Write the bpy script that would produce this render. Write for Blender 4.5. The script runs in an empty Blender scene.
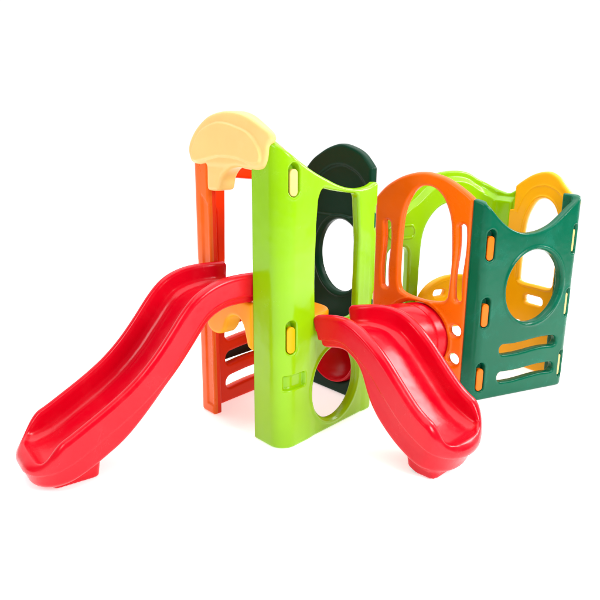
import bpy, math
import numpy as np

scene = bpy.context.scene
COL = scene.collection

# ------------------------------------------------------------------ materials
def plastic(name, col, rough=0.32, haze=0.0, hazecol=(0.8, 0.85, 0.85), bump=0.12, spec=.4):
    m = bpy.data.materials.new(name)
    m.use_nodes = True
    nt = m.node_tree
    N, L = nt.nodes, nt.links
    b = N['Principled BSDF']
    tc = N.new('ShaderNodeTexCoord')
    # broad tone drift of moulded polyethylene
    n1 = N.new('ShaderNodeTexNoise'); n1.inputs['Scale'].default_value = 3.0; n1.inputs['Detail'].default_value = 3
    L.new(tc.outputs['Object'], n1.inputs['Vector'])
    r1 = N.new('ShaderNodeMapRange'); r1.inputs[1].default_value = .3; r1.inputs[2].default_value = .7
    r1.inputs[3].default_value = .93; r1.inputs[4].default_value = 1.05
    L.new(n1.outputs['Fac'], r1.inputs[0])
    mul = N.new('ShaderNodeVectorMath'); mul.operation = 'SCALE'
    mul.inputs[0].default_value = col
    L.new(r1.outputs[0], mul.inputs['Scale'])
    # scuffs / haze patches
    n2 = N.new('ShaderNodeTexNoise'); n2.inputs['Scale'].default_value = 5.0; n2.inputs['Detail'].default_value = 8
    n2.inputs['Roughness'].default_value = .72; n2.inputs['Distortion'].default_value = .45
    L.new(tc.outputs['Object'], n2.inputs['Vector'])
    r2 = N.new('ShaderNodeMapRange'); r2.inputs[1].default_value = .5; r2.inputs[2].default_value = .72
    r2.inputs[3].default_value = 0; r2.inputs[4].default_value = haze
    L.new(n2.outputs['Fac'], r2.inputs[0])
    mx = N.new('ShaderNodeMix'); mx.data_type = 'RGBA'
    L.new(r2.outputs[0], mx.inputs['Factor'])
    L.new(mul.outputs[0], mx.inputs['A']); mx.inputs['B'].default_value = (*hazecol, 1)
    L.new(mx.outputs['Result'], b.inputs['Base Color'])
    # roughness variation
    r3 = N.new('ShaderNodeMapRange'); r3.inputs[1].default_value = .3; r3.inputs[2].default_value = .75
    r3.inputs[3].default_value = rough - .06; r3.inputs[4].default_value = rough + .12
    L.new(n2.outputs['Fac'], r3.inputs[0]); L.new(r3.outputs[0], b.inputs['Roughness'])
    # fine pebble + slight waviness
    n3 = N.new('ShaderNodeTexNoise'); n3.inputs['Scale'].default_value = 9; n3.inputs['Detail'].default_value = 2
    n4 = N.new('ShaderNodeTexNoise'); n4.inputs['Scale'].default_value = 420; n4.inputs['Detail'].default_value = 1
    for n in (n3, n4): L.new(tc.outputs['Object'], n.inputs['Vector'])
    b1 = N.new('ShaderNodeBump'); b1.inputs['Strength'].default_value = bump * 2.2; b1.inputs['Distance'].default_value = .012
    b2 = N.new('ShaderNodeBump'); b2.inputs['Strength'].default_value = bump; b2.inputs['Distance'].default_value = .0008
    L.new(n3.outputs['Fac'], b1.inputs['Height']); L.new(n4.outputs['Fac'], b2.inputs['Height'])
    L.new(b1.outputs[0], b2.inputs['Normal']); L.new(b2.outputs[0], b.inputs['Normal'])
    b.inputs['IOR'].default_value = 1.5
    b.inputs['Specular IOR Level'].default_value = spec
    return m

RED = plastic('red_plastic', (.62, .0, .011), .20, .02, (1, .25, .28), spec=.30)
LIME = plastic('lime_plastic', (.25, .52, .0), .20, .02, (.6, .85, .2), spec=.35)
SHADEGREEN = plastic('shaded_green_plastic', (.0, .030, .013), .36, .0, spec=.14)  # dark green with the tower's interior shade painted into the colour
BOUNCEORANGE = plastic('bounce_lit_orange_plastic', (.85, .03, .0), .36, .0, spec=.2)  # orange wall's inner side, red bounce light painted into the colour
DARKGREEN = plastic('dark_green_plastic', (.0, .104, .052), .22, .20, (.0, .27, .19), spec=.22)
ORANGE = plastic('orange_plastic', (.84, .125, .0), .28, .03, (1, .5, .25), spec=.3)
CREAM = plastic('cream_plastic', (.84, .54, .175), .36, .05, (1, .9, .6))
YELLOW = plastic('yellow_plastic', (.90, .42, .0), .34, .0, spec=.25)
AMBER = plastic('amber_plastic', (.85, .27, .0), .34, .0, spec=.2)
TANG = plastic('bright_orange_plastic', (.92, .16, .0), .34, .0, spec=.25)
BLACK = plastic('black_matte', (.012, .016, .012), .5)

# ------------------------------------------------------------------ objects
def link(name, me, mats, parent=None, label=None):
    o = bpy.data.objects.new(name, me)
    COL.objects.link(o)
    for m in (mats if isinstance(mats, (list, tuple)) else [mats]):
        me.materials.append(m)
    if parent is not None:
        o.parent = parent
    if label:
        o['label'] = label
    return o

def to_mesh(name, V, Q, mi=None):
    me = bpy.data.meshes.new(name)
    V = np.ascontiguousarray(V, dtype=np.float32); Q = np.ascontiguousarray(Q, dtype=np.int32)
    me.vertices.add(len(V)); me.vertices.foreach_set('co', V.ravel())
    me.loops.add(Q.size); me.loops.foreach_set('vertex_index', Q.ravel())
    me.polygons.add(len(Q)); me.polygons.foreach_set('loop_start', np.arange(0, Q.size, 4, dtype=np.int32))
    if mi is not None:
        me.polygons.foreach_set('material_index', mi.astype(np.int32))
    me.update(calc_edges=True)
    me.polygons.foreach_set('use_smooth', np.ones(len(Q), dtype=bool))
    return me

def surface_net(F, org, h):
    """isosurface 0 of the grid F (negative inside): vertices and quads facing outwards"""
    nx, ny, nz = F.shape
    ins = F < 0
    cnt = np.zeros((nx-1, ny-1, nz-1), dtype=np.int8)
    for dx in (0, 1):
        for dy in (0, 1):
            for dz in (0, 1):
                cnt += ins[dx:nx-1+dx, dy:ny-1+dy, dz:nz-1+dz]
    act = (cnt > 0) & (cnt < 8)
    idx = -np.ones(act.shape, dtype=np.int64)
    cells = np.argwhere(act)
    idx[act] = np.arange(len(cells))
    acc = np.zeros((len(cells), 3)); n = np.zeros(len(cells))
    ci, cj, ck = cells.T
    for ax in range(3):
        o1, o2 = [a for a in range(3) if a != ax]
        for a in (0, 1):
            for b in (0, 1):
                off = [0, 0, 0]; off[o1] = a; off[o2] = b
                f0 = F[ci+off[0], cj+off[1], ck+off[2]]
                of2 = list(off); of2[ax] = 1
                f1 = F[ci+of2[0], cj+of2[1], ck+of2[2]]
                m = (f0 < 0) != (f1 < 0)
                t = f0[m] / (f0[m] - f1[m])
                P = np.zeros((m.sum(), 3)); P[:] = off; P[:, ax] = t
                acc[m] += P; n[m] += 1
    V = (cells + acc / n[:, None]) * h + np.array(org)
    quads = []
    for ax in range(3):
        o1, o2 = [(1, 2), (2, 0), (0, 1)][ax]
        sl0 = [slice(1, -1)]*3; sl1 = [slice(1, -1)]*3
        sl0[ax] = slice(0, -1); sl1[ax] = slice(1, None)
        A = ins[tuple(sl0)]; B = ins[tuple(sl1)]
        for flip, m in ((False, A & ~B), (True, ~A & B)):
            e = np.argwhere(m)
            if not len(e): continue
            e = e + 1; e[:, ax] -= 1
            def c(d1, d2):
                q = e.copy(); q[:, o1] -= d1; q[:, o2] -= d2
                return idx[q[:, 0], q[:, 1], q[:, 2]]
            q = np.stack([c(1, 1), c(0, 1), c(0, 0), c(1, 0)], 1)
            if flip: q = q[:, ::-1]
            quads.append(q)
    return V, np.concatenate(quads)

def dv(a):
    return np.array([math.cos(math.radians(a)), math.sin(math.radians(a))])

class Path:
    """plan line A->B (s=0 at A) with rounded returns at either end; d points to the outside"""
    def __init__(s, A, B, retA=None, retB=None, side=1):
        A = np.array(A, float); B = np.array(B, float)
        D = (B-A)/np.linalg.norm(B-A); W = np.linalg.norm(B-A)
        pts = []; 
        def corner(P, din, dout, R):
            ca = np.clip(din @ dout, -1, 1); th = math.acos(ca); tl = R*math.tan(th/2)
            sg = 1 if din[0]*dout[1]-din[1]*dout[0] > 0 else -1
            nrm = sg*np.array([-din[1], din[0]])
            C = P - din*tl + nrm*R
            out = []
            for k in range(25):
                a = th*k/24*sg
                v = -nrm*R
                out.append(C + np.array([v[0]*math.cos(a)-v[1]*math.sin(a), v[0]*math.sin(a)+v[1]*math.cos(a)]))
            return out, tl
        s0 = 0
        if retA:
            din = -dv(retA[0]); c, tl = corner(A, din, D, retA[2])
            pts.append(A - din*max(retA[1], tl+1e-4)); pts += c; s_ref = tl
            nref = len(pts)-1
        else:
            pts.append(A - D*.2); s_ref = -.2; nref = 0
        if retB:
            dout = dv(retB[0]); c, tl = corner(B, D, dout, retB[2])
            pts += c; pts.append(B + dout*max(retB[1], tl+1e-4))
        else:
            pts.append(B + D*.2)
        P = np.array(pts)
        seg = np.linalg.norm(np.diff(P, axis=0), axis=1)
        S = np.concatenate([[0], np.cumsum(seg)]); S = S - S[nref] + s_ref
        fine = np.arange(S[0], S[-1], .002)
        X = np.interp(fine, S, P[:, 0]); Y = np.interp(fine, S, P[:, 1])
        T = np.gradient(np.stack([X, Y], 1), axis=0); T /= np.linalg.norm(T, axis=1)[:, None]
        k = np.hanning(13); k /= k.sum()
        for a in (0, 1):
            T[:, a] = np.convolve(np.pad(T[:, a], 6, mode='edge'), k, 'valid')
        T /= np.linalg.norm(T, axis=1)[:, None]
        s.s, s.X, s.Y = fine, X, Y
        s.N = side*np.stack([T[:, 1], -T[:, 0]], 1)
        s.smin, s.smax, s.W = fine[0], fine[-1], W
    def map(s, V):
        S, Z, Dd = V[:, 0], V[:, 1], V[:, 2]
        x = np.interp(S, s.s, s.X); y = np.interp(S, s.s, s.Y)
        nx = np.interp(S, s.s, s.N[:, 0]); ny = np.interp(S, s.s, s.N[:, 1])
        return np.stack([x+nx*Dd, y+ny*Dd, Z], 1)

# ------------------------------------------------------------------ 2-D shapes
def circle(S, Z, c, r, rz=None):
    rz = rz or r
    k = np.sqrt(((S-c[0])/r)**2 + ((Z-c[1])/rz)**2) + 1e-6
    g = np.sqrt(((S-c[0])/r**2)**2 + ((Z-c[1])/rz**2)**2) + 1e-6
    return k*(k-1)/g
def rbox(S, Z, x0, x1, z0, z1, r):
    ax = np.abs(S-(x0+x1)/2)-(x1-x0)/2+r; az = np.abs(Z-(z0+z1)/2)-(z1-z0)/2+r
    return np.minimum(np.maximum(ax, az), 0)+np.hypot(np.maximum(ax, 0), np.maximum(az, 0))-r
def capsule(S, Z, a, b, r):
    pa = np.stack([S-a[0], Z-a[1]], -1); ba = np.array([b[0]-a[0], b[1]-a[1]])
    t = np.clip((pa@ba)/(ba@ba), 0, 1)
    return np.linalg.norm(pa-t[..., None]*ba, axis=-1)-r
def poly(S, Z, pts):
    d = np.full(S.shape, 1e9); ins = np.zeros(S.shape, bool); n = len(pts)
    for i in range(n):
        a, b = pts[i], pts[(i+1) % n]
        ex, ez = b[0]-a[0], b[1]-a[1]
        t = np.clip(((S-a[0])*ex+(Z-a[1])*ez)/(ex*ex+ez*ez+1e-12), 0, 1)
        d = np.minimum(d, np.hypot(S-a[0]-t*ex, Z-a[1]-t*ez))
        c = ((a[1] > Z) != (b[1] > Z))
        with np.errstate(divide='ignore', invalid='ignore'):
            xx = a[0]+(Z-a[1])*ex/(ez if abs(ez) > 1e-12 else 1e-12)
        ins ^= c & (S < xx)
    return np.where(ins, -d, d)
def spline(pts, n=12, closed=True):
    """Catmull-Rom through the points"""
    out = []; P = [np.array(p, float) for p in pts]; m = len(P)
    rng = range(m) if closed else range(m-1)
    for i in rng:
        if closed: p0, p1, p2, p3 = P[i-1], P[i], P[(i+1) % m], P[(i+2) % m]
        else: p0, p1, p2, p3 = P[max(i-1, 0)], P[i], P[i+1], P[min(i+2, m-1)]
        for k in range(n):
            t = k/n
            out.append(.5*((2*p1)+(-p0+p2)*t+(2*p0-5*p1+4*p2-p3)*t*t+(-p0+3*p1-3*p2+p3)*t**3))
    if not closed: out.append(P[-1])
    return [tuple(p) for p in out]
def rpoly(S, Z, pts, r):
    """polygon with rounded convex corners: grown from a shrunk polygon by its own distance field"""
    c = np.mean(np.array(pts), axis=0)
    n = len(pts); P = np.array(pts, float)
    area = sum(P[i][0]*P[(i+1) % n][1]-P[(i+1) % n][0]*P[i][1] for i in range(n))
    if area < 0: P = P[::-1]
    Q = []
    for i in range(n):
        a, b, d = P[i-1], P[i], P[(i+1) % n]
        u = (b-a)/np.linalg.norm(b-a); v = (d-b)/np.linalg.norm(d-b)
        n1 = np.array([-u[1], u[0]]); n2 = np.array([-v[1], v[0]])
        Q.append(b+(n1+n2)*r/(1+n1@n2))
    return poly(S, Z, Q)-r
def ztop(S, Z, prof):
    p = np.array(sorted(spline(prof, 10, False)))
    zt = np.interp(S, p[:, 0], p[:, 1]); sl = np.gradient(np.interp(np.sort(np.unique(S)), p[:, 0], p[:, 1]), np.sort(np.unique(S)))
    slope = np.interp(S, np.sort(np.unique(S)), sl)
    return (Z-zt)/np.sqrt(1+slope**2)
def smax(a, b, k):
    h = np.clip(.5-.5*(b-a)/k, 0, 1); return b*(1-h)+a*h+k*h*(1-h)
def smin(a, b, k): return -smax(-a, -b, k)

H0 = .0056
def panel(name, path, srange, zrange, shape, t, mats, parent, d0=None, r=.014, outer=None, inner=None, h=H0, label=None, two=False):
    """shape(S,Z): 2-D signed distance; d0: centre depth; outer/inner(S,Z): relief added to either face"""
    d0 = -t/2 if d0 is None else d0
    m = .018
    s0, s1 = srange; z0, z1 = zrange
    ns = int((s1-s0+2*m)/h)+2; nz = int((z1-z0+2*m)/h)+2; nd = int((t+2*m+.012)/h)+2
    sa = s0-m+np.arange(ns)*h; za = z0-m+np.arange(nz)*h
    da = d0-t/2-m-.006+np.arange(nd)*h
    S, Z = np.meshgrid(sa, za, indexing='ij')
    c = np.maximum(shape(S, Z), np.maximum(np.maximum(s0-S, S-s1), np.maximum(z0-Z, Z-z1)))
    up = d0+t/2+(outer(S, Z) if outer else 0*S); lo = d0-t/2-(inner(S, Z) if inner else 0*S)
    b = np.maximum(da[None, None, :]-up[..., None], lo[..., None]-da[None, None, :])
    a_ = c[..., None]+r; b_ = b+r
    F = np.minimum(np.maximum(a_, b_), 0)+np.hypot(np.maximum(a_, 0), np.maximum(b_, 0))-r
    V, Q = surface_net(F, (sa[0], za[0], da[0]), h)
    mi = None
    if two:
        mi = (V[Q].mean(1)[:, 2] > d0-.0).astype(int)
    W = path.map(V)
    # orientation: grid axes (s,z,d) -> world
    e = 1e-3
    P0 = path.map(np.array([[.3, 1, 0.], [.3+e, 1, 0.], [.3, 1+e, 0.], [.3, 1, e]]))
    det = np.linalg.det(np.stack([P0[1]-P0[0], P0[2]-P0[0], P0[3]-P0[0]]))
    if det < 0: Q = Q[:, ::-1]
    return link(name, to_mesh(name, W, Q, mi), mats, parent, label)

def tab(path, s, z0, z1, mat, parent, w=.032, t=.03, d0=-.018, label=None, name='connector_tab'):
    return panel(name, path, (s-w/2, s+w/2), (z0, z1), lambda S, Z: rbox(S, Z, s-w/2, s+w/2, z0, z1, w*.45),
                 t, mat, parent, d0=d0, r=.006, h=.0035, label=label)

def ring(dist, w0, w1, hgt):
    """raised rim between distances w0..w1 from a hole edge (dist positive outside hole)"""
    a = np.clip((dist-w0)/.006, 0, 1)*np.clip((w1-dist)/.006, 0, 1)
    return hgt*a

# ------------------------------------------------------------------ layout (metres; camera at the origin side, looking along +Y)
V1 = np.array([-.081, 2.771])
L_ = V1+.70*dv(132); R_ = V1+.732*dv(48); B_ = R_+.70*dv(132)
V2 = np.array([.9926, 3.392])
H_ = V2+.72*dv(138); I_ = V2+.70*dv(24); J_ = np.array([1.25, 4.30])
def bear(a, b): return math.degrees(math.atan2(b[1]-a[1], b[0]-a[0]))

root = bpy.data.objects.new('climbing_playset', None); COL.objects.link(root)
root.location = (0.35, 3.3, 0)
root['label'] = 'multicoloured moulded plastic climbing playset with two towers, two red slides and a red crawl tunnel'
root['category'] = 'playset'
bpy.context.view_layer.update()
KEEP = []

# ---- lime front panel of the left tower
pF = Path(V1, R_, (132, .21, .085), (132, .075, .045), 1)
topF = [(-.20, 1.40), (-.12, 1.44), (-.06, 1.452), (.0, 1.437), (.115, 1.372), (.22, 1.318), (.323, 1.276), (.40, 1.248), (.476, 1.23), (.56, 1.222), (.64, 1.228), (.70, 1.245), (.74, 1.24), (.80, 1.22)]
winF = [(.275, 1.243), (.36, 1.225), (.45, 1.21), (.548, 1.198), (.575, .95), (.568, .57), (.245, .57), (.235, .80), (.238, 1.07), (.250, 1.19)]
def lime_hole(S, Z): return circle(S, Z, (.405, .245), .178, .192)
def shF(S, Z):
    d = ztop(S, Z, topF)
    d = np.maximum(d, -rpoly(S, Z, winF, .035))
    d = smax(d, -lime_hole(S, Z), .004)
    for z in (.17, .60, 1.06):
        d = np.maximum(d, -capsule(S, Z, (.712, z-.05), (.712, z+.05), .013))
    return d
def outF(S, Z):
    hd = lime_hole(S, Z)
    o = ring(hd, .010, .030, .006)
    for c in (capsule(S, Z, (.083, 1.243), (.083, 1.332), .031), capsule(S, Z, (.070, .513), (.070, .617), .031)):
        o = o-.038*np.clip(-c/.004, 0, 1)+.002*np.clip(1-np.abs(c-.006)/.006, 0, 1)
    rec = rbox(S, Z, .022, .165, .302, .378, .012)
    o = o-.022*np.clip(-rec/.006, 0, 1)
    # shallow step between corner column and flat field
    o = o-.006*np.clip((S-.20)/.05, 0, 1)*np.clip((.66-S)/.03, 0, 1)*np.clip((1.17-Z)/.2, 0, 1)*np.clip((.60-hd)/.1, 0, 1)
    return o
lime = panel('tower_panel', pF, (-.195, pF.smax-.002), (.0, 1.5), shF, .052, LIME, root, outer=outF, r=.016,
             label='lime green panel with tall corner column, open window and round crawl hole')

# ---- dark green rear panel of the left tower
pRB = Path(R_, B_, None, None, 1)
def rear_hole(S, Z): return circle(S, Z, (.284, .82), .172, .205)
topRB = [(.0, 1.22), (.04, 1.285), (.08, 1.335), (.134, 1.384), (.203, 1.414), (.29, 1.43), (.381, 1.41), (.455, 1.376), (.52, 1.335), (.60, 1.255), (.68, 1.18), (.75, 1.12)]
def shRB(S, Z):
    d = ztop(S, Z, topRB)
    d = smax(d, -rear_hole(S, Z), .004)
    d = smax(d, -circle(S, Z, (.30, .265), .195), .004)
    return d
def inRB(S, Z):
    arc = [(.09, 1.22), (.16, 1.285), (.235, 1.318), (.30, 1.325), (.37, 1.31), (.45, 1.265), (.52, 1.20)]
    a = ztop(S, Z, arc)
    o = -.012*np.clip(-a/.012, 0, 1)*np.clip((Z-1.04)/.01, 0, 1)*np.clip((S-.09)/.01, 0, 1)*np.clip((.52-S)/.01, 0, 1)
    return o+ring(rear_hole(S, Z), .008, .03, .007)
dkrear = panel('tower_panel', pRB, (.06, .66), (.0, 1.5), shRB, .05, SHADEGREEN, root, d0=.018, inner=inRB,
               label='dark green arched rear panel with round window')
tab(pF, .712, 1.01, 1.09, DARKGREEN, dkrear, w=.018)
tab(pF, .712, .55, .63, DARKGREEN, dkrear, w=.018)
tab(pF, .712, .12, .20, DARKGREEN, dkrear, w=.018)

# ---- orange left panel of the left tower (post wraps the corner)
pLB = Path(L_, L_+.70*dv(49), (-48, .135, .045), None, -1)
topLB = [(-.2, 1.34), (-.05, 1.40), (.05, 1.43), (.2, 1.48), (.35, 1.50), (.5, 1.47), (.7, 1.36)]
def shLB(S, Z):
    d = ztop(S, Z, topLB)
    w = [(.175, 1.225), (.20, 1.255), (.40, 1.235), (.53, 1.19), (.55, 1.05), (.55, .66), (.16, .66)]
    d = np.maximum(d, -rpoly(S, Z, w, .018))
    for z in (.118, .262, .405):
        sl = rbox(S, Z-.012*np.sin((S-.15)*math.pi/.42)+.004, .150, .565, z-.036, z+.036, .034)
        d = smax(d, -sl, .004)
    return d
def inLB(S, Z):
    o = 0*S
    rec = rbox(S, Z, .085, .115, .72, 1.10, .012)
    return o-.012*np.clip(-rec/.006, 0, 1)
def outLB(S, Z):
    # bevelled recess on the post face
    rec = poly(S, Z, [(-.115, .05), (-.115, 1.14), (-.055, 1.19), (-.055, .05)])
    return -.008*np.clip(-rec/.01, 0, 1)
orleft = panel('tower_panel', pLB, (pLB.smin+.002, .66), (.0, 1.52), shLB, .055, [BOUNCEORANGE, ORANGE], root, inner=inLB, outer=outLB, two=True,
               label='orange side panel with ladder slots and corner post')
# post standing to the ground while the wall floats slightly: the post is the return

panel('dark_strip', pLB, (.145, .57), (.228, .302), lambda S, Z: rbox(S, Z, .145, .57, .228, .302, .02), .02, BLACK, orleft, d0=.012, r=.006)  # black strip behind the middle ladder slot

# ---- cream arch over the front-left opening
pC = Path(V1, L_+.02*dv(132), None, None, -1)
creamO = [(.716, 1.40), (.700, 1.352), (.676, 1.334), (.62, 1.328), (.582, 1.335), (.566, 1.326), (.566, 1.225), (.55, 1.208),
          (.482, 1.212), (.466, 1.232), (.450, 1.268), (.415, 1.300), (.370, 1.322), (.31, 1.330), (.26, 1.325), (.21, 1.322), (.155, 1.322),
          (.116, 1.335), (.090, 1.375), (.080, 1.43), (.055, 1.460), (.070, 1.488), (.14, 1.522), (.24, 1.562), (.34, 1.580), (.45, 1.578), (.55, 1.556), (.64, 1.505), (.695, 1.45)]
creamI = spline([(.672, 1.40), (.655, 1.345), (.56, 1.352), (.437, 1.372), (.30, 1.368), (.20, 1.348), (.138, 1.352), (.118, 1.385), (.134, 1.43), (.20, 1.485), (.291, 1.515), (.40, 1.535), (.487, 1.530), (.60, 1.49)], 6)
creamO = spline(creamO, 5)
def shC(S, Z): return poly(S, Z, creamO)
def outC(S, Z):
    e = poly(S, Z, creamI)
    low = np.clip((1.345-Z)/.02, 0, 1)
    return .012*np.clip(-e/.010, 0, 1)-.006*low
cream = panel('arch', pC, (.03, .74), (1.19, 1.60), shC, .115, CREAM, root, d0=-.044, r=.022, outer=outC, inner=lambda S, Z: -.075*np.clip((.48-S)/.42, 0, 1), h=.005,
              label='cream moulded arch over the big slide')
tab(pF, .083, 1.215, 1.335, CREAM, cream, w=.050)

# ---- yellow brace under the big slide
yel = [(.615, .52), (.60, .492), (.56, .474), (.50, .480), (.465, .508), (.45, .53), (.425, .575), (.384, .600), (.335, .600), (.30, .570), (.275, .50), (.262, .468), (.22, .455),
       (.216, .70), (.60, .70)]
yel = spline(yel[:13], 5, False)+yel[13:]
brace = panel('arch', pC, (.08, .64), (.44, .71), lambda S, Z: poly(S, Z, yel), .10, YELLOW, root, d0=-.05, r=.018, h=.005,
              label='yellow brace arch under the big slide')
tab(pF, .070, .486, .615, YELLOW, brace, w=.050)

# ---- platform inside the left tower
def platform():
    c0 = V1+.09*dv(48)+.08*dv(132)
    h = .006
    xs = np.arange(-.02, .66, h); zs = np.arange(.555, .635, h)
    A, Bq = np.meshgrid(xs, xs, indexing='ij')
    P = spline([(0, 0), (.20, -.01), (.32, .0), (.38, .06), (.39, .16), (.37, .28), (.33, .38), (.26, .46), (.14, .51), (0, .52)], 5)
    c = poly(A, Bq, P)
    b = np.maximum(zs-.612, .57-zs)
    a_ = c[..., None]+.012; b_ = (b+.012)[None, None, :]
    F = np.minimum(np.maximum(a_, b_), 0)+np.hypot(np.maximum(a_, 0), np.maximum(b_, 0))-.012
    V, Q = surface_net(F, (xs[0], xs[0], zs[0]), h)
    e1, e2 = dv(48), dv(132)
    W = np.stack([c0[0]+V[:, 0]*e1[0]+V[:, 1]*e2[0], c0[1]+V[:, 0]*e1[1]+V[:, 1]*e2[1], V[:, 2]], 1)
    return link('platform', to_mesh('platform', W, Q), AMBER, root, 'yellow standing platform inside the slide tower')
platform()

# ---- dark green front panel of the right tower
turnJ = bear(I_, J_)
pG = Path(V2, I_, (138, .095, .055), (turnJ, .13, .06), 1)
topG = [(-.1, 1.15), (-.03, 1.135), (.03, 1.10), (.09, 1.045), (.16, .995), (.24, .963), (.31, .955), (.39, .965), (.47, .995), (.54, 1.045), (.60, 1.095), (.65, 1.128), (.70, 1.148), (.80, 1.155)]
def g_hole(S, Z): return circle(S, Z, (.375, .645), .200, .212)
def wavy(S, Z, z0):
    zc = z0-.012*np.sin((S-.377)*math.pi/.21*.9)*-1*.6
    return rbox(S, Z-(zc-z0), .165, .590, z0-.031, z0+.031, .030)
def shG(S, Z):
    d = ztop(S, Z, topG)
    d = smax(d, -g_hole(S, Z), .004)
    for z in (.293, .126): d = smax(d, -wavy(S, Z, z), .004)
    return d
def outG(S, Z):
    hd = g_hole(S, Z)
    o = ring(hd, .006, .026, .007)
    for z in (.143, .525, .903):
        for c in (capsule(S, Z, (.040, z-.058), (.040, z+.058), .030), capsule(S, Z, (.645, z-.066), (.645, z+.066), .020)):
            o = o-.038*np.clip(-c/.004, 0, 1)+.002*np.clip(1-np.abs(c-.006)/.006, 0, 1)
    return o
dkfront = panel('tower_panel', pG, (pG.smin+.002, pG.smax-.002), (.0, 1.17), shG, .052, DARKGREEN, root, outer=outG, r=.014,
                label='dark green panel with scooped top, round window and two wavy slots')

# ---- orange front-left panel of the right tower
pO = Path(V2, H_, None, None, -1)
topO = [(.05, 1.10), (.10, 1.152), (.17, 1.20), (.26, 1.247), (.34, 1.268), (.40, 1.275), (.47, 1.268), (.55, 1.245), (.62, 1.210), (.67, 1.175), (.72, 1.125), (.76, 1.07)]
def tunnel_hole(S, Z): return circle(S, Z, (.405, .306), .213)
def shO(S, Z):
    d = ztop(S, Z, topO)
    w = spline([(.210, .61), (.218, .57), (.255, .545), (.37, .535), (.50, .555), (.54, .60), (.548, .75), (.543, .90), (.530, 1.03), (.49, 1.13), (.44, 1.185), (.39, 1.199), (.33, 1.185), (.27, 1.13), (.225, 1.03), (.208, .90), (.203, .75)], 6)
    d = smax(d, -poly(S, Z, w), .006)
    for x, z0, z1 in ((.145, .585, .985), (.640, .59, .96)):
        sl = capsule(S-.006*np.sin((Z-z0)*math.pi*2/(z1-z0)), Z, (x, z0), (x, z1), .021)
        d = np.maximum(d, -sl)
    for z in (.392, .220): d = np.maximum(d, -circle(S, Z, (.148, z), .035))
    d = smax(d, -tunnel_hole(S, Z), .004)
    return d
def outO(S, Z):
    return ring(tunnel_hole(S, Z), .018, .030, .006)
orfront = panel('tower_panel', pO, (.088, .732), (.0, 1.29), shO, .055, ORANGE, root, outer=outO, r=.020,
                label='orange panel with arched window, two upright slots and two small round holes')
for z in (.143, .525, .903): tab(pG, .040, z-.083, z+.050, TANG, orfront, w=.048)

# ---- lime rear-left panel of the right tower
pHJ = Path(H_, J_, None, (bear(J_, I_), .20, .10), -1)
W9 = pHJ.W
topH = [(.0, .96), (.08, .97), (.15, .985), (.208, 1.02), (.25, 1.10), (.306, 1.17), (.40, 1.215), (.50, 1.243), (.604, 1.252), (.70, 1.246), (.78, 1.222), (.86, 1.172), (.93, 1.125), (1.0, 1.112), (1.06, 1.14), (1.12, 1.17), (1.2, 1.18)]
def shH(S, Z):
    d = ztop(S, Z, topH)
    w = spline([(.355, .10), (.36, .04), (.42, .02), (.60, .02), (.76, .04), (.80, .12), (.80, .60), (.795, .80), (.77, .93), (.70, 1.02), (.60, 1.052), (.50, 1.03), (.42, .96), (.372, .86), (.358, .70), (.355, .4)], 5)
    d = smax(d, -poly(S, Z, w), .006)
    d = smax(d, -rbox(S, Z, .10, .262, .25, .79, .05), .006)
    return d
def inH(S, Z):
    e = rbox(S, Z, .10, .298, .845, .925, .03)
    o = .008*np.clip(1-np.abs(e)/.006, 0, 1)
    arc = [(.208, .98), (.26, 1.02), (.33, 1.06), (.42, 1.13), (.52, 1.175), (.62, 1.185), (.72, 1.17), (.82, 1.12), (.92, 1.06)]
    a = ztop(S, Z, arc)
    return o-.030*np.clip(a/.03, 0, 1)*np.clip((S-.2)/.03, 0, 1)
limerear = panel('tower_panel', pHJ, (.075, pHJ.smax-.004), (.0, 1.27), shH, .06, LIME, root, d0=.03, inner=inH, r=.016,
                 label='lime green arched doorway panel at the back')

# ---- cream rear-right panel of the right tower (inner half painted with yellow interreflection)
pJI = Path(J_, I_, None, None, -1)
topY = [(.1, 1.05), (.15, 1.10), (.20, 1.155), (.26, 1.20), (.33, 1.24), (.40, 1.262), (.46, 1.264), (.52, 1.238), (.57, 1.19), (.62, 1.145), (.66, 1.12), (.70, 1.10)]
YW = spline([(.300, .62), (.305, .572), (.345, .56), (.43, .56), (.52, .56), (.552, .575), (.557, .63), (.558, .78), (.556, .93), (.54, 1.02), (.50, 1.08), (.44, 1.104), (.38, 1.085), (.335, 1.02), (.308, .93), (.300, .78)], 5)
def shY(S, Z):
    d = ztop(S, Z, topY)
    d = np.maximum(d, np.where(Z > 1.015, .212-S, .135-S))
    d = np.maximum(d, np.where(Z > 1.09, S-.672, S-.60))
    w = YW
    d = smax(d, -poly(S, Z, w), .006)
    d = smax(d, -rbox(S, Z, .36, .50, .432, .488, .027), .004)
    d = smax(d, -rbox(S, Z, .24, .36, .255, .305, .024), .004)
    return d
def inY(S, Z):
    w = YW
    return ring(poly(S, Z, w), .006, .022, .006)+ring(poly(S, Z, w), .075, .086, .004)*(Z > 1.0)
creamrear = panel('tower_panel', pJI, (.13, .672), (.0, 1.28), shY, .045, [YELLOW, CREAM], root, d0=.0245, inner=inY, r=.016, two=True,
                label='cream arched rear panel, yellow bounce light painted inside, tall oval window')
for z in (.143, .525, .903): tab(pG, .645, z-.076, z+.055, CREAM, creamrear, w=.028, d0=-.024)

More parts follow.
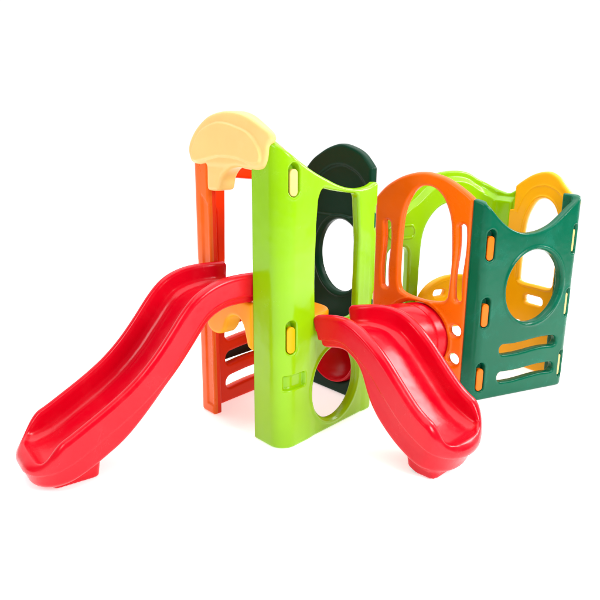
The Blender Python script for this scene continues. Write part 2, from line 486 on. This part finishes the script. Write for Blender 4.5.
# ---- yellow low brace in the lime doorway
dome = spline([(.30, .02), (.90, .02), (.90, .30), (.86, .46), (.76, .555), (.62, .582), (.50, .572), (.40, .53), (.33, .45), (.30, .34)], 6)
def shD(S, Z):
    d = poly(S, Z, dome)
    d = smax(d, -rbox(S, Z, .44, .535, .45, .495, .02), .004)
    d = smax(d, -rbox(S, Z, .40, .80, -.2, .22, .12), .004)
    return d
def inD(S, Z): return ring(-poly(S, Z, dome), .02, .03, .004)
panel('arch', pHJ, (.29, .90), (.015, .59), shD, .05, YELLOW, root, d0=-.03, r=.016, inner=inD,
      label='yellow low arched panel across the lime doorway')

# ------------------------------------------------------------------ slides
def slide(name, origin, bearing, rail, width, depth, flare, label, lip=.068, foot=None, deep=.06):
    pts = np.array(spline(rail, 20, False))
    seg = np.linalg.norm(np.diff(pts, axis=0), axis=1); S = np.concatenate([[0], np.cumsum(seg)])
    fine = np.arange(0, S[-1], .004)
    X = np.interp(fine, S, pts[:, 0]); Z = np.interp(fine, S, pts[:, 1])
    k = np.hanning(31); k /= k.sum()
    def sm(a):
        e0 = a[0]-(a[1]-a[0])*np.arange(15, 0, -1); e1 = a[-1]+(a[-1]-a[-2])*np.arange(1, 16)
        return np.convolve(np.concatenate([e0, a, e1]), k, 'valid')
    X, Z = sm(X), sm(Z)
    T = np.gradient(np.stack([X, Z], 1), axis=0); T /= np.linalg.norm(T, axis=1)[:, None]
    T = np.stack([sm(T[:, 0]), sm(T[:, 1])], 1); T /= np.linalg.norm(T, axis=1)[:, None]
    SL = fine[-1]
    h = .0058; hw = width/2
    sa = np.arange(-.03, SL+.03, h); wa = np.arange(-hw-.03, hw+.03, h); ha = np.arange(-.30, .03, h)
    s, w, v = np.meshgrid(sa, wa, ha, indexing='ij', sparse=True)
    # plan outline, rounded at the toe
    Rt = .15
    ax = s-(SL-.006)+Rt; aw = np.abs(w)-hw+Rt
    plan = np.minimum(np.maximum(ax, aw), 0)+np.hypot(np.maximum(ax, 0), np.maximum(aw, 0))-Rt
    plan = np.maximum(plan, -s)
    q = np.clip((s-(SL-.19))/.15, 0, 1); q = q*q*(3-2*q)
    topv = -lip*q                                        # rails sink into the lip
    q2 = np.clip((s-(SL-.66))/.34, 0, 1)
    belly = -depth-deep*q2*q2*(3-2*q2)
    # parting line: body drawn in below it; sides lean out a little to the rail
    seam = -depth*.72
    plan2 = plan+.010*np.clip((seam-v)/.006, 0, 1)+.010*np.clip(-v/depth, 0, 1)
    r = .028+.016*q
    a_ = plan2+r; b_ = np.maximum(v-topv, belly-v)+r
    body = np.minimum(np.maximum(a_, b_), 0)+np.hypot(np.maximum(a_, 0), np.maximum(b_, 0))-r
    # channel
    bed = -.105+.030*np.clip((s-(SL-.22))/.22, 0, 1)**2
    rc = .055
    aw2 = np.abs(w)-(hw-.052)-.22*(v-bed)*.35+rc
    as2 = s-(SL-.060)+.08
    pl = np.minimum(np.maximum(aw2, as2+0*w), 0)+np.hypot(np.maximum(aw2, 0), np.maximum(as2-.02, 0))-rc
    rb = .04
    a_ = pl+rb; b_ = (bed-v)+rb
    ch = np.minimum(np.maximum(a_, b_), 0)+np.hypot(np.maximum(a_, 0), np.maximum(b_, 0))-rb
    # foot merged into the underside, in world terms (distance along the floor, height)
    f0, f1, fw, ztp = foot
    s2, v2 = s[:, 0, :], v[0, 0, :][None, :]
    i0 = np.clip(s2, 0, SL)
    gx = np.interp(i0, fine, X)-np.interp(i0, fine, T[:, 1])*v2+(s2-i0)
    gz = np.interp(i0, fine, Z)+np.interp(i0, fine, T[:, 0])*v2
    aa = np.maximum(f0-.10*gz-gx, gx-f1-.1*gz)+.03
    ab = np.abs(w)-fw-.1*gz[:, None, :]+.03
    aa = aa[:, None, :]
    ft = np.minimum(np.maximum(aa, ab), 0)+np.hypot(np.maximum(aa, 0), np.maximum(ab, 0))-.03
    ft = np.maximum(ft, (gz-ztp)[:, None, :])
    ft = np.maximum(ft, v+.14)
    body = smin(body, ft, .012)
    body = np.maximum(body, (.006-gz)[:, None, :])
    F = smax(body, -ch, .022)
    # shallow step line inside each rail
    V, Q = surface_net(F, (sa[0], wa[0], ha[0]), h)
    def mp(V):
        s_, w_, v_ = V.T
        s_ = np.clip(s_, 0, None) if False else s_
        i0 = np.clip(s_, 0, SL); ex = s_-i0
        g = np.clip(s_/.34, 0, 1); g = g*g*(3-2*g)
        w_ = w_*(1+abs(flare)/width*g)+flare/2*g
        x = np.interp(i0, fine, X); z = np.interp(i0, fine, Z)
        tx = np.interp(i0, fine, T[:, 0]); tz = np.interp(i0, fine, T[:, 1])
        px = x+tx*ex-tz*v_; pz = z+tz*ex+tx*v_
        d = dv(bearing); l = dv(bearing+90)
        return np.stack([origin[0]+px*d[0]+w_*l[0], origin[1]+px*d[1]+w_*l[1], pz], 1)
    W = mp(V); Q2 = Q
    P0 = mp(np.array([[.3, 0, 0.], [.301, 0, 0.], [.3, .001, 0.], [.3, 0, .001]]))
    if np.linalg.det(np.stack([P0[1]-P0[0], P0[2]-P0[0], P0[3]-P0[0]])) < 0: Q2 = Q[:, ::-1]
    W[:, 2] = np.maximum(W[:, 2], .004)
    o = link('slide', to_mesh('slide', W, Q2), RED, root, label)
    return o

big = [(-.07, .845), (0, .848), (.10, .842), (.18, .822), (.27, .775), (.34, .705), (.41, .615), (.49, .52), (.58, .435), (.68, .365), (.79, .300), (.90, .240), (1.0, .208), (1.075, .192)]
slide('slide', V1+.395*dv(132), 216, big, .365, .150, -.07, 'long red wavy slide leaving the big arch', foot=(.735, .94, .115, .13), deep=.050)
small = [(-.005, .640), (.08, .658), (.164, .664), (.24, .646), (.312, .606), (.37, .565), (.427, .515), (.512, .425), (.595, .342), (.66, .300), (.74, .262), (.83, .220)]
slide('slide', V1+.368*dv(48), -44, small, .30, .165, .125, 'short red wavy slide hooked on the lime window', foot=(.52, .67, .095, .15), deep=.078)

# ------------------------------------------------------------------ crawl tunnel
def tunnel():
    c0 = np.array([*(R_+.30*dv(132)), .265]); e0 = dv(132)
    c1 = np.array([*(V2+.405*dv(138)), .306]); e1 = dv(138)
    n = 96; rings = []
    prof = [(-.06, .186), (-.055, .192), (.0, .1935), (.06, .195), (.085, .204), (.16, .207), (.20, .200), (.30, .197), (.345, .203), (.40, .208), (.455, .208), (.48, .203), (.52, .197), (.60, .197), (.66, .2025), (.80, .205), (.88, .203), (.92, .198), (.98, .198), (1.06, .197), (1.065, .190)]
    inner = [(1.065, .184), (.5, .184), (-.06, .181)]
    V = []; Q = []
    allp = [*spline(prof, 6, False), *inner]
    for (t, r) in allp:
        r *= 1+.04*max(0, t)
        c = c0*(1-t)+c1*t; e = e0*(1-t)+e1*t; e /= np.linalg.norm(e)
        for k in range(n):
            a = 2*math.pi*k/n
            V.append((c[0]+e[0]*r*math.cos(a), c[1]+e[1]*r*math.cos(a), c[2]+r*math.sin(a)))
    m = len(allp)
    for i in range(m):
        for k in range(n):
            Q.append((i*n+k, i*n+(k+1) % n, ((i+1) % m)*n+(k+1) % n, ((i+1) % m)*n+k))
    Q = np.array(Q)[:, ::-1]
    o = link('tunnel', to_mesh('tunnel', np.array(V), Q), RED, root, 'round red crawl tunnel joining the two towers')
tunnel()

for o in COL.objects:
    if o.parent is not None and o.parent.parent is None:
        pass

# keep world coordinates: the empty sits at the base, so parts get the inverse offset
bpy.context.view_layer.update()
for o in root.children:
    o.matrix_parent_inverse = root.matrix_world.inverted()

# ------------------------------------------------------------------ studio floor
def floor():
    me = bpy.data.meshes.new('studio_floor')
    me.from_pydata([(-6, -4, 0), (6, -4, 0), (6, 7.5, 0), (-6, 7.5, 0)], [], [(0, 1, 2, 3)])
    m = bpy.data.materials.new('white_glow_floor'); m.use_nodes = True
    nt = m.node_tree; b = nt.nodes['Principled BSDF']
    n = nt.nodes.new('ShaderNodeTexNoise'); n.inputs['Scale'].default_value = 1.5
    r = nt.nodes.new('ShaderNodeMapRange'); r.inputs[3].default_value = .91; r.inputs[4].default_value = .95
    nt.links.new(n.outputs['Fac'], r.inputs[0])
    c = nt.nodes.new('ShaderNodeCombineColor')
    for k in range(3): nt.links.new(r.outputs[0], c.inputs[k])
    nt.links.new(c.outputs[0], b.inputs['Base Color'])
    b.inputs['Emission Color'].default_value = (1, 1, 1, 1); b.inputs['Emission Strength'].default_value = .50  # added glow washes out contact shadows; the floor is no lamp
    b.inputs['Roughness'].default_value = .9; b.inputs['Specular IOR Level'].default_value = .1
    o = link('floor', me, m); o['kind'] = 'structure'
floor()

# ------------------------------------------------------------------ light
w = bpy.data.worlds.new('World'); scene.world = w; w.use_nodes = True
nt = w.node_tree; bg = nt.nodes['Background']
tc = nt.nodes.new('ShaderNodeTexCoord'); sp = nt.nodes.new('ShaderNodeSeparateXYZ')
nt.links.new(tc.outputs['Generated'], sp.inputs[0])
mr = nt.nodes.new('ShaderNodeMapRange'); mr.interpolation_type = 'SMOOTHSTEP'
mr.inputs[1].default_value = -.1; mr.inputs[2].default_value = .35; mr.inputs[3].default_value = .14; mr.inputs[4].default_value = 1.08
nt.links.new(sp.outputs['Y'], mr.inputs[0])
nt.links.new(mr.outputs[0], bg.inputs['Strength']); bg.inputs['Color'].default_value = (1, 1, 1, 1)

def area(name, loc, target, size, power, col=(1, 1, 1), sy=None):
    l = bpy.data.lights.new(name, 'AREA'); l.shape = 'RECTANGLE'; l.size = size; l.size_y = sy or size; l.energy = power; l.color = col
    o = bpy.data.objects.new(name, l); COL.objects.link(o); o.location = loc
    from mathutils import Vector
    o.rotation_euler = (Vector(target)-Vector(loc)).to_track_quat('-Z', 'Y').to_euler()
area('softbox_right', (3.6, -.4, 3.4), (.4, 3.3, .5), 1.8, 235, (1, .99, .97))
area('softbox_left', (-3.2, .2, 3.2), (0, 3.3, .5), 1.6, 60)
area('softbox_rear_right', (3.7, 4.3, 2.6), (.4, 3.0, .4), 1.3, 80)
area('top_fill', (.3, 3.6, 6.5), (.3, 3.4, 0), 9, 650)  # overhead fill, added to whiten the floor

# ------------------------------------------------------------------ camera
cam = bpy.data.cameras.new('camera'); co = bpy.data.objects.new('camera', cam); COL.objects.link(co)
from mathutils import Matrix
p = math.radians(14.9); rho = math.radians(.4)
fwd = np.array([0, math.cos(p), -math.sin(p)]); up = np.array([0, math.sin(p), math.cos(p)]); rt = np.array([1., 0, 0])
c, s = math.cos(rho), math.sin(rho)
r2 = c*rt+s*up; u2 = -s*rt+c*up
M = Matrix(((r2[0], u2[0], -fwd[0], 0), (r2[1], u2[1], -fwd[1], 0), (r2[2], u2[2], -fwd[2], 1.5), (0, 0, 0, 1)))
co.matrix_world = M
cam.sensor_width = 36; cam.lens = 36*640/600
cam.clip_start = .05; cam.clip_end = 300
scene.camera = co
scene.view_settings.view_transform = 'Standard'; scene.view_settings.look = 'None'
scene.view_settings.exposure = 0
